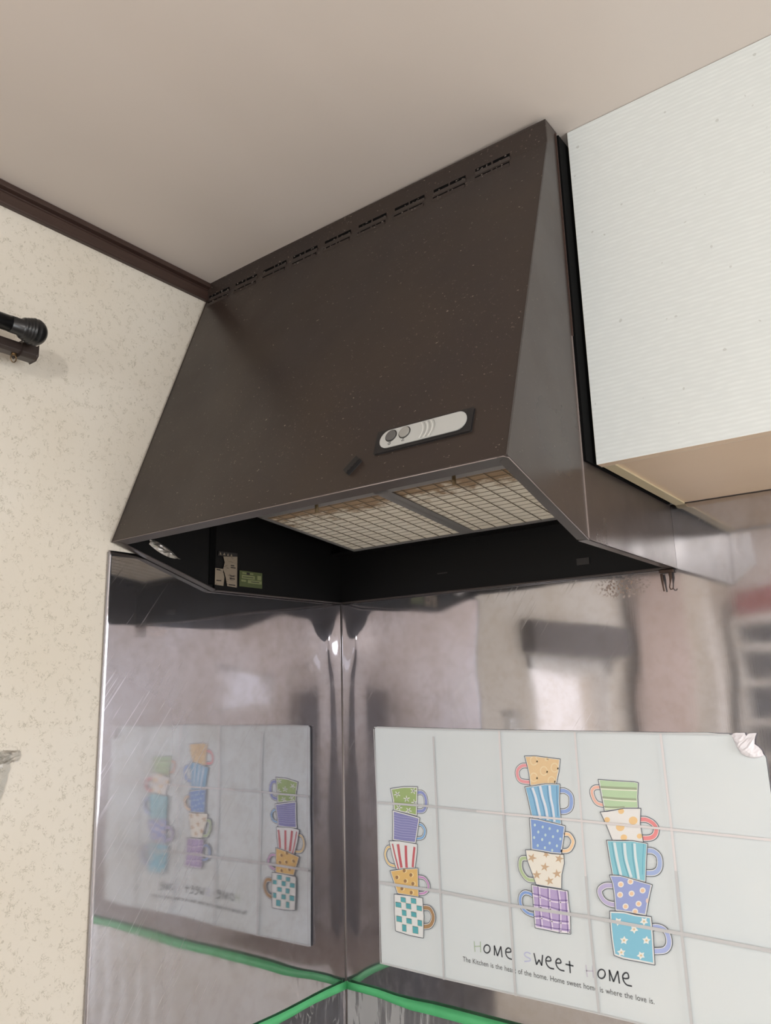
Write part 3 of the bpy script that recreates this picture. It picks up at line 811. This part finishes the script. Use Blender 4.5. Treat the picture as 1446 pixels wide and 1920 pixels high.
for x, y in ((303, 1097), (385, 1022), (460, 1070), (397, 1138), (483, 1167), (360, 1222), (465, 1267)):
    disc('A', x + 6, y, 26, (244, 214, 150), 32); disc('A', x, y, 17, (150, 108, 66), 33, 21)
handle('A', [(590, 1436), (670, 1445), (710, 1520), (704, 1590), (668, 1638), (595, 1650)], 64, (164, 124, 80), 34)
mug('A', [(275, 1282), (440, 1300), (595, 1325), (610, 1530), (605, 1775), (450, 1745), (292, 1695), (280, 1500)], None, 37)
for a, b, c_, d in ((348, 1315, 405, 1380), (462, 1325, 522, 1395), (290, 1370, 355, 1438), (408, 1385, 465, 1455), (527, 1410, 585, 1475), (362, 1458, 412, 1530), (465, 1478, 525, 1545), (300, 1525, 362, 1600), (412, 1550, 472, 1620), (538, 1570, 588, 1645), (365, 1620, 412, 1705), (482, 1640, 545, 1730)):
    sk = (c_ - a) * 0.2
    poly2(K('A', [(a, b), (c_, b + sk), (c_ + 3, d), (a + 3, d - sk)]), (74, 166, 176), 40)
    stroke(K('A', [(a, b), (c_, b + sk), (c_ + 3, d), (a + 3, d - sk)]), 0.0006, (190, 170, 110), 41, closed=True)
# --- middle stack
handle('B', [(430, 335), (320, 338), (240, 410), (236, 520), (300, 610), (480, 635)], 92, (236, 150, 156), 1)
mug('B', [(360, 160), (580, 160), (800, 190), (1010, 215), (990, 430), (940, 665), (700, 670), (465, 705), (440, 480), (400, 300)], (234, 198, 146), 4, 0.93)
for x, y in ((710, 430), (905, 370), (530, 545), (530, 245), (760, 215), (850, 610)):
    n_ = 16; r = 78 if (x, y) != (760, 215) else 30
    pts = K('B', [(x + r * .8 * math.cos(2 * math.pi * k / n_), y + r * math.sin(2 * math.pi * k / n_)) for k in range(n_)])
    stroke(pts, 0.0022, (241, 216, 172), 7, closed=True)
handle('B', [(990, 790), (1090, 790), (1185, 860), (1206, 960), (1190, 1090), (1110, 1155), (995, 1165)], 100, (138, 166, 224), 1)
mug('B', [(372, 712), (520, 695), (750, 660), (1008, 662), (1000, 1000), (1040, 1400), (760, 1340), (520, 1280), (490, 1225), (430, 950)], (126, 184, 222), 13, 0.94)
for p, w_ in (([(510, 730), (570, 900), (615, 1100), (660, 1290)], .0046), ([(650, 700), (690, 880), (750, 1080), (790, 1310)], .0046), ([(820, 690), (840, 900), (880, 1100), (910, 1340)], .0042)):
    pen('B', p, w_, (228, 234, 246), 16)
    pen('B', [(x - 42, y + 10) for x, y in p], 0.0009, (70, 118, 170), 16)
pen('B', [(945, 700), (955, 960), (970, 1240)], 0.0009, (70, 118, 170), 16)
handle('B', [(1080, 1562), (1170, 1572), (1235, 1660), 'C', (1240, 90), (1190, 190), (1120, 228), (1020, 226)], 84, (246, 206, 160), 18)
mug('B', [(460, 1270), (600, 1290), (900, 1360), (1110, 1415), 'C', (1085, 0), (1040, 285), (860, 268), (700, 238), (490, 205), (482, 0)], (118, 152, 214), 20, 0.92)
for x, y in ((558, 1400), (700, 1435), (825, 1465), (968, 1505), (620, 1525), (748, 1580), (885, 1610), (545, 1625), (690, 1660), (1018, 1650)): disc('B', x, y, 20, (196, 222, 226), 23, 27)
for x, y in ((825, 85), (610, 130), (740, 170), (955, 135), (870, 215)): disc('C', x, y, 20, (196, 222, 226), 23, 27)
handle('C', [(440, 362), (330, 362), (296, 440), (310, 570), (380, 690), (460, 745), (600, 752)], 92, (176, 198, 148), 24)
mug('C', [(390, 205), (500, 205), (700, 240), (870, 275), (1085, 290), (1095, 450), (1050, 650), (1045, 905), (800, 870), (585, 830), (500, 600), (425, 400)], (240, 234, 220), 27, 0.96)
for x, y in ((510, 350), (1000, 365), (740, 515), (595, 655), (960, 635), (825, 765)): star('C', x, y, 88, 34, (202, 168, 132), 29, rot=x * .01)
star('C', 765, 290, 62, 28, (202, 168, 132), 29, rot=1.5)
handle('C', [(550, 1040), (460, 985), (370, 975), (305, 1050), (305, 1170), (360, 1275), (450, 1345), (570, 1378)], 84, (124, 158, 220), 31)
mug('C', [(505, 825), (700, 868), (820, 880), (1160, 940), (1175, 1120), (1205, 1350), (1215, 1715), (1000, 1695), (800, 1650), (570, 1605), (545, 1300), (520, 1000)], (182, 160, 208), 34, 0.93)
for p in ([(620, 855), (640, 1200), (675, 1590)], [(800, 885), (815, 1240), (862, 1640)], [(965, 920), (1000, 1200), (1005, 1690)], [(1110, 945), (1135, 1300), (1160, 1690)]):
    pen('C', p, 0.0012, (112, 88, 152), 38); pen('C', [(x + 30, y) for x, y in p], 0.0018, (238, 226, 244), 37)
for p in ([(520, 985), (700, 1030), (900, 1100), (1155, 1110)], [(540, 1190), (800, 1220), (1000, 1275), (1160, 1300)], [(550, 1400), (700, 1400), (920, 1465), (1175, 1495)], [(570, 1540), (850, 1600), (1205, 1645)]):
    pen('C', p, 0.0012, (112, 88, 152), 38); pen('C', [(x, y + 36) for x, y in p], 0.0018, (238, 226, 244), 37)
# --- right stack
handle('D', [(350, 300), (250, 302), (200, 360), (225, 470), (290, 555), (410, 585)], 74, (240, 182, 162), 1)
mug('D', [(300, 172), (600, 195), (880, 210), (942, 225), (930, 450), (940, 630), (720, 632), (400, 682), (350, 420)], (182, 212, 168), 4, 0.94)
for p, w_ in (([(335, 292), (600, 308), (912, 320)], .0034), ([(368, 455), (620, 478), (905, 490)], .0030), ([(395, 605), (560, 615), (720, 610)], .0022)):
    pen('D', p, w_, (150, 164, 132), 7); pen('D', [(x + 8, y + 30) for x, y in p], .0018, (232, 236, 214), 7)
handle('D', [(960, 808), (1070, 812), (1175, 870), (1225, 950), (1205, 1050), (1130, 1100), (1000, 1105)], 88, (236, 134, 136), 9)
mug('D', [(335, 688), (450, 680), (720, 630), (985, 630), (975, 870), (1025, 1170), (780, 1138), (530, 1138), (430, 890)], (236, 234, 231), 12, 0.97)
for x, y, r in ((446, 812, 46), (668, 676, 48), (860, 825, 70), (655, 930, 68), (712, 1092, 52), (962, 1072, 44)): disc('D', x, y, r, (242, 200, 138), 14, r * 0.92)
handle('D', [(1065, 1302), (1170, 1308), (1262, 1380), (1286, 1500), (1262, 1600), (1190, 1652), (1050, 1656)], 92, (160, 180, 226), 16)
mug('D', [(438, 1135), (600, 1140), (850, 1140), (1095, 1185), (1078, 1420), 'E', (925, 258), (650, 190), (424, 150), 'D', (480, 1400)], (128, 198, 214), 19, 0.94)
for p, w_ in (([(565, 1170), (605, 1400), (640, 1560), (672, 1700)], .0046), ([(725, 1180), (745, 1400), (790, 1580), (835, 1720)], .0046), ([(885, 1185), (900, 1400), (930, 1600), (952, 1750)], .0042)):
    pen('D', p, w_, (220, 236, 240), 22); pen('D', [(x - 42, y) for x, y in p], .0009, (74, 150, 176), 22)
pen('D', [(1030, 1195), (1020, 1400), (1010, 1680)], .0010, (90, 176, 206), 22)
handle('E', [(450, 308), (330, 304), (245, 355), (238, 430), (300, 530), (390, 580), (490, 592)], 84, (186, 176, 216), 24)
mug('E', [(380, 145), (540, 150), (750, 210), (1028, 290), (985, 480), (935, 755), (700, 712), (470, 682), (450, 430), (425, 270)], (146, 160, 216), 27, 0.92)
for x, y in ((553, 285), (697, 243), (880, 375), (542, 440), (715, 422), (625, 615), (820, 575), (768, 690)): disc('E', x, y, 46, (240, 236, 232), 30); disc('E', x, y + 2, 29, (240, 200, 160), 31)
disc('E', 952, 530, 24, (236, 212, 200), 30, 38)
handle('E', [(1010, 930), (1110, 922), (1210, 965), (1268, 1070), (1272, 1190), (1215, 1265), (1120, 1282), (1030, 1282)], 86, (164, 178, 228), 32)
mug('E', [(388, 680), (600, 690), (780, 735), (1015, 765), (1045, 1050), (1070, 1490), (850, 1445), (600, 1400), (455, 1345), (415, 1080), (395, 850)], (122, 192, 218), 36, 0.92)
for x, y in ((515, 840), (905, 835), (755, 955), (605, 1120), (940, 1120), (565, 1300), (860, 1345)):
    star('E', x, y, 66, 36, (240, 240, 234), 39, rot=y * .02); disc('E', x, y, 17, (224, 196, 150), 40)
# --- hand-lettered line
DK = (62, 66, 72)
def ring(c, x, y, rx, ry, w_, col):
    pts = K(c, [(x + rx * math.cos(2 * math.pi * k / 24), y + ry * math.sin(2 * math.pi * k / 24)) for k in range(24)]); stroke(pts, w_, col, 2, closed=True)
g_ = (176, 196, 170)
for p in ([(97, 90), (101, 160), (108, 235)], [(180, 95), (182, 160), (185, 240)], [(103, 160), (140, 160), (182, 158)]): pen('F', p, .0018, g_, 2)
ring('F', 270, 195, 42, 54, .0023, DK)
def segs(c, pts, w_=.0023, col=DK):
    for a, b in zip(pts[:-1], pts[1:]): stroke(K(c, [a, b]), w_, col, 2, sm=False)
segs('F', [(372, 282), (370, 148), (412, 290), (458, 160), (475, 308)])
pen('F', [(528, 235), (560, 240), (592, 232), (585, 195), (552, 183), (525, 215), (530, 275), (565, 320), (628, 340)], .0023, DK, 2)
pen('F', [(862, 262), (812, 240), (775, 262), (798, 298), (850, 325), (848, 355), (775, 363)], .0020, (186, 190, 222), 2)
segs('F', [(905, 250), (940, 407), (975, 340), (1010, 420), (1022, 275)])
pen('F', [(1072, 352), (1100, 358), (1134, 350), (1124, 312), (1092, 300), (1066, 340), (1080, 405), (1120, 450), (1178, 464)], .0023, DK, 2)
pen('F', [(1208, 380), (1236, 386), (1270, 378), (1258, 338), (1228, 328), (1202, 366), (1216, 430), (1258, 475), (1318, 491)], .0023, DK, 2)
segs('F', [(1385, 355), (1397, 520)]); segs('F', [(1332, 400), (1440, 424)])
l_ = (198, 192, 208)
for p in ([(322, 200), (332, 290), (342, 375)], [(420, 210), (424, 290), (432, 385)], [(328, 286), (380, 290), (424, 290)]): pen('G', p, .0018, l_, 2)
ring('G', 545, 330, 52, 64, .0023, DK)
segs('G', [(664, 432), (655, 272), (715, 442), (775, 288), (800, 467)])
pen('G', [(852, 388), (890, 396), (930, 384), (918, 325), (880, 316), (846, 360), (860, 430), (905, 485), (978, 504)], .0023, DK, 2)

# the sheet itself: outline in metres with the torn top right corner
tear = K('T', [(735, 372), (770, 450), (850, 620), (915, 715), (1000, 765), (1100, 795), (1200, 798), (1290, 775), (1345, 745)])
out = K('P', [(707, 1366), (711, 1362), (818, 1365), (942, 1368), (1083, 1370), (1243, 1373), (1330, 1373)]) + tear + \
      K('T', [(1370, 800)]) + K('P', [(1446, 1475)]) + [(0.852, 1.20), (0.850, 1.032)] + K('P', [(1129, 1898), (973, 1863), (839, 1833), (720, 1804)])
m_sheet = mat('sticker_sheet', srgb(226, 229, 228), 0.42)
t = NT(m_sheet)
t.link(t.mix(t.noise(8, detail=3), srgb(214, 222, 225), srgb(222, 226, 226)), t.b.inputs['Base Color'])
t.link(t.bump(t.noise(14, detail=2), 0.2, 0.002), t.b.inputs['Normal'])
st = MB(); st.prism([(x, Y0, z) for x, z in out], (0, -0.0006, 0))
stk = thing('tile_sticker', (0.45, -0.005, 1.03), 'white tile-pattern wall sticker with three stacks of painted mugs and Home Sweet Home', 'wall sticker')
st.build('sheet', m_sheet, stk)
# silver grout lines
m_gr = mat('silver_line', srgb(203, 203, 204), 0.5, 0.15)
gi = len(art_m); art_m.append(m_gr)
m_gr2 = mat('silver_line_sheen', srgb(224, 219, 219), 0.5, 0.1); art_m.append(m_gr2)  # paler copy of the line colour: bright foil reflection painted in
def grout(pts, w_, lay=44, wear_sheen=0):
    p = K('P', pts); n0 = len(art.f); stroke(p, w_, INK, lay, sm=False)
    for i in range(n0, len(art.f)): art.m[i] = gi + wear_sheen
grout([(819, 1380), (825, 1511), (832, 1669), (839, 1833)], .0042)
grout([(950, 1524), (962, 1694), (973, 1863)], .0046)
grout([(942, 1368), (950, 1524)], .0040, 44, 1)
grout([(1104, 1640), (1110, 1716), (1129, 1898)], .0042)
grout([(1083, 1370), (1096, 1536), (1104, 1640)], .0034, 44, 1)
grout([(1272, 1630), (1283, 1747), (1304, 1938)], .0046)
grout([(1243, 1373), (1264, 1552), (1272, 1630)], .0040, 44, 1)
grout([(714, 1503), (825, 1511), (900, 1519)], .0040, 46)
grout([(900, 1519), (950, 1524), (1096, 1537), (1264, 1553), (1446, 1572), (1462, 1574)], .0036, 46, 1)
grout([(718, 1652), (832, 1669), (962, 1694), (1110, 1716), (1283, 1747), (1446, 1778), (1480, 1785)], .0052, 46)
grout([(720, 1802), (839, 1831), (973, 1861), (1129, 1896), (1304, 1938), (1440, 1972)], .0020, 48)
grout([(708, 1366), (714, 1503), (718, 1652), (721, 1803)], .0018, 50)
grout([(709, 1363), (818, 1366), (942, 1369), (1083, 1371), (1243, 1374), (1372, 1376)], .0018, 52)
art.build('printed_picture', art_m, stk)
# small printed sentence
cu = bpy.data.curves.new('sentence', 'FONT')
cu.body = 'The Kitchen is the heart of the home. Home sweet home is where the love is.'
cu.size = 0.0115; cu.space_word = 1.25; cu.space_character = 1.03
to = bpy.data.objects.new('sentence', cu); COL.objects.link(to)
bpy.context.view_layer.update()
me = bpy.data.meshes.new_from_object(to.evaluated_get(bpy.context.evaluated_depsgraph_get()))
bpy.data.objects.remove(to, do_unlink=True)
xs_ = [v.co.x for v in me.vertices]; mn, mx = min(xs_), max(xs_); kx = (0.6390 - 0.2878) / (mx - mn)
vs = [(0.2878 + (v.co.x - mn) * kx, Y0 - 0.00105, 1.0666 - 0.0016 * ((v.co.x - mn) * kx / 0.35) + v.co.y * 1.05) for v in me.vertices]
mesh('printed_sentence', vs, [tuple(p.vertices) for p in me.polygons], mat('sentence_ink', srgb(84, 84, 86), 0.5), stk)
# torn curled corner
up = K('T', [(740, 366), (790, 332), (985, 330), (1005, 396), (1048, 344), (1205, 330), (1168, 430), (1165, 545), (1225, 575), (1300, 655), (1330, 742)])
n = 24
def along(pts, t_):
    d = [0]
    for a, b in zip(pts[:-1], pts[1:]): d.append(d[-1] + math.hypot(b[0] - a[0], b[1] - a[1]))
    s = t_ * d[-1]
    for i in range(len(d) - 1):
        if s <= d[i + 1] + 1e-12:
            k = (s - d[i]) / max(1e-9, d[i + 1] - d[i]); return (pts[i][0] + (pts[i + 1][0] - pts[i][0]) * k, pts[i][1] + (pts[i + 1][1] - pts[i][1]) * k)
    return pts[-1]
vs = []; rows = 7; rnd = random.Random(5)
for j in range(rows + 1):
    for i in range(n + 1):
        a = along(tear, i / n); b = along(up, i / n); v = j / rows
        h = math.sin(math.pi * i / n) * (math.sin(math.pi * min(1, v * 1.15 + 0.0)) * 0.0075 + v * 0.001) + 0.0008
        wr = rnd.uniform(-0.0006, 0.0006) if 0 < v < 1 else 0
        # steep roll near the fold
        vv = v ** 1.7
        vs.append((a[0] + (b[0] - a[0]) * vv, Y0 - 0.0006 - h + wr, a[1] + (b[1] - a[1]) * vv))
fs = [(j * (n + 1) + i, j * (n + 1) + i + 1, (j + 1) * (n + 1) + i + 1, (j + 1) * (n + 1) + i) for j in range(rows) for i in range(n)]
tag(mesh('torn_corner', vs, fs, mat('torn_paper_back', srgb(232, 228, 232), 0.35), stk, smooth=False), 'torn paper corner peeling and curling forward')
# dark bent bit at the sheet's top left edge
q = MB(); q.box((0.0965, Y0 + 0.0002, 1.4740), (0.1035, Y0 + 0.0036, 1.4795)); q.build('bent_corner', m_dark, stk)

# ================================================================= GREEN TAPE AND MASKING FILM
def ribbon(name, pts, widths, tilt, m, parent, off):
    """pts: (x,y,z) of the top edge, hanging down by width, leaning out by tilt"""
    vs = []; n = len(pts)
    for p, w_, (ox, oy) in zip(pts, widths, tilt):
        vs.append(p); vs.append((p[0] + ox, p[1] + oy, p[2] - w_))
    fs = [(2 * i, 2 * i + 1, 2 * i + 3, 2 * i + 2) for i in range(n - 1)]
    o = mesh(name, vs, fs, m, parent, smooth=True)
    s = o.modifiers.new('thick', 'SOLIDIFY'); s.thickness = 0.0003; s.offset = 0
    return o
msk = thing('masking_sheet', (0.02, -0.02, 0.97), 'clear plastic masking sheet hung from green tape low in the steel corner', 'masking sheet')
N = 18
pl = []; wl = []; tl = []
for i in range(N + 1):
    d = 0.0055 + i / N * 0.585
    pl.append((0.0075 + 0.003 * math.exp(-d * 20), -d, 0.9835 + 0.0012 * math.sin(d * 25))); wl.append(0.0135 + 0.001 * math.sin(d * 40)); tl.append((0.0015, 0))
ribbon('tape_strip', pl, wl, tl, m_tape, msk, 0)
pr = []; wr = []; tr = []
for i in range(N * 2 + 1):
    d = 0.0055 + i / (N * 2) * 1.5
    k = 1 / (1 + math.exp(-(d - 0.15) / 0.018))
    pr.append((d, -0.0080 - 0.002 * k - 0.003 * math.exp(-d * 20), 0.9835 - 0.004 * k * (1 - k) * 4)); wr.append(0.0135 + 0.0020 * k); tr.append((0, -0.0015 - 0.0075 * k))
ribbon('tape_strip', pr, wr, tr, m_tape, msk, 0)
# film with vertical pleats below the tape, and a loose fringe above it
def film_wall(side, d0, d1, z1, z0, nu, nv, amp, seed, name):
    rnd = random.Random(seed); ph = [rnd.uniform(0, 6.28) for _ in range(6)]
    vs = []
    for j in range(nv + 1):
        for i in range(nu + 1):
            d = d0 + (d1 - d0) * i / nu; v = j / nv; z = z1 + (z0 - z1) * v
            h = amp * (0.5 + 0.5 * math.sin(d * 95 + ph[0] + 2.0 * math.sin(v * 3 + ph[1]))) * (0.35 + v) + amp * 0.5 * abs(math.sin(d * 230 + v * 9 + ph[2])) 
            h += 0.0058
            vs.append((h, -d, z) if side == 'L' else (d, -h, z))
    fs = [(j * (nu + 1) + i, j * (nu + 1) + i + 1, (j + 1) * (nu + 1) + i + 1, (j + 1) * (nu + 1) + i) for j in range(nv) for i in range(nu)]
    return mesh(name, vs, fs, m_film, msk, smooth=True)
film_wall("L", 0.010, 0.59, 0.972, 0.722, 160, 8, 0.0022, 1, "plastic_film")
film_wall("R", 0.010, 0.9, 0.972, 0.722, 240, 8, 0.0022, 2, "plastic_film")

# ================================================================= ADDED COUNTER UNDER THE SHEETS
cn = thing('added_counter', (1.1, -0.3, 0.0), 'added pale covered kitchen counter below the steel sheets, just out of frame', 'counter')  # added out of view; its pale top bounces light up under the cabinet
q = MB(); q.box((0.006, -0.60, 0.0), (2.20, -0.012, 0.68)); q.build('added_base_unit', m_white, cn)
q = MB(); q.box((0.004, -0.62, 0.68), (2.21, -0.010, 0.72)); q.build('added_worktop', mat('added_worktop_pale', srgb(226, 222, 214), 0.5), cn, bevel=0.003)

# ================================================================= WRAPPED THING AT THE LEFT EDGE
rnd = random.Random(11)
def crumple(name, y0, y1, z0, z1, nu, nv, base, amp, shape):
    vs = []
    for j in range(nv + 1):
        for i in range(nu + 1):
            u = i / nu; v = j / nv
            y, z = shape(u, v)
            e = min(u, 1 - u, v, 1 - v)
            vs.append((base + (rnd.uniform(0.3, 1.0) * amp if e > 0 else 0.0008), y + rnd.uniform(-.0012, .0012), z + rnd.uniform(-.0012, .0012)))
    return vs, [(j * (nu + 1) + i, j * (nu + 1) + i + 1, (j + 1) * (nu + 1) + i + 1, (j + 1) * (nu + 1) + i) for j in range(nv) for i in range(nu)]
v1, f1 = crumple('a', 0, 0, 0, 0, 10, 30, 0.0006, 0.006, lambda u, v: (-0.85 + u * (0.106 - 0.008 * math.sin(v * 5)), 1.335 + v * 0.150))
v2, f2 = crumple('b', 0, 0, 0, 0, 14, 5, 0.0006, 0.006, lambda u, v: (-0.80 + u * (0.080 - 0.012 * abs(v - .6)), 1.470 + v * 0.018))
k = len(v1)
tag(mesh('plastic_wrap', v1 + v2, f1 + [tuple(i + k for i in f) for f in f2], m_wrap), 'crumpled clear plastic wrap on the wallpaper at the left edge', 'plastic wrap')

# ================================================================= THINGS BEHIND THE CAMERA, SEEN IN THE STEEL
q = MB(); q.box((0.002, -1.67, 1.645), (0.055, -0.89, 1.742)); tag(q.build('roller_blind', m_dkgrey, bevel=0.004), 'dark grey roller blind housing above the left window, mirrored in the back steel sheet', 'blind')
shf = thing('shelf_unit', (0.42, -3.25, 0.0), 'white shelf unit in the far corner, mirrored in the back steel sheet', 'shelf unit')
q = MB()
for x in (0.06, 0.80): q.box((x, -3.38, 0.0), (x + 0.03, -3.08, 1.84))
q.build('side_board', m_white, shf)
for z in (0.1, 0.45, 0.80, 1.12, 1.32, 1.52, 1.70, 1.82):
    q = MB(); q.box((0.09, -3.38, z), (0.80, -3.08, z + 0.035)); q.build('shelf', m_white, shf)
q = MB(); q.box((0.06, -3.395, 0.0), (0.83, -3.38, 1.84)); q.build('back_board', m_dkgrey, shf)
m_red = mat('red_box', srgb(150, 62, 52), 0.6); m_org = mat('orange_box', srgb(190, 120, 80), 0.6)
q = MB(); q.box((0.10, -3.33, 1.857), (0.32, -3.12, 1.97)); tag(q.build('storage_box', m_red, bevel=0.004), 'dull red box on top of the white shelf unit, faint in the steel', 'box')
q = MB(); q.box((0.36, -3.33, 1.857), (0.60, -3.12, 1.93)); tag(q.build('storage_box', m_org, bevel=0.004), 'orange box on top of the white shelf unit beside the dull red one', 'box')
# gathered curtain on the left wall
q = MB(); vs = []; nn = 60
for j in (0, 1):
    for i in range(nn + 1):
        y = -2.30 + 0.52 * i / nn; vs.append((0.05 + 0.018 * math.sin(i * 0.9), y, 0.4 if j == 0 else 2.05))
o = mesh('curtain', vs, [(i, i + 1, nn + 2 + i, nn + 1 + i) for i in range(nn)], m_curtain, smooth=True)
o.modifiers.new('thick', 'SOLIDIFY').thickness = 0.002
tag(o, 'pinkish beige gathered curtain beside the left window, blurred in the steel', 'curtain')
m_standin = mat('standin_dark_brown', srgb(52, 40, 36), 0.5)
cb = thing('photographer_standin', (2.76, -3.25, 0.0), 'added dark brown stand-in for the reflected photographer, a dark column in the steel corner', 'photographer_standin')  # added dark block standing in for the photographer mirrored in the corner
q = MB(); q.box((2.52, -3.39, 0.0), (2.99, -3.12, 1.50)); q.build('standin_body', m_standin, cb, bevel=0.004)
for x in (2.535, 2.76):
    q = MB(); q.box((x, -3.12, 0.06), (x + 0.215, -3.102, 1.47)); d_ = q.build('door', m_standin, cb, bevel=0.002)  # front of the added photographer stand-in, no real door
    q = MB(); q.tube([(x + 0.18, -3.10, 0.80), (x + 0.18, -3.085, 0.80)], 0.012, 12); q.build('standin_knob', m_seam, d_)
lamp = thing('ceiling_lamp', (1.7, -2.3, 2.36), 'small ceiling lamp with an open white dish, behind the camera', 'ceiling lamp')
q = MB(); q.tube([(1.7, -2.3, 2.335), (1.7, -2.3, 2.379)], [0.07, 0.075], 32); q.build('lamp_base', m_white, lamp, bevel=0.004)
q = MB(); q.tube([(1.7, -2.3, 2.27), (1.7, -2.3, 2.335)], 0.012, 12); q.build('lamp_stem', m_white, lamp)
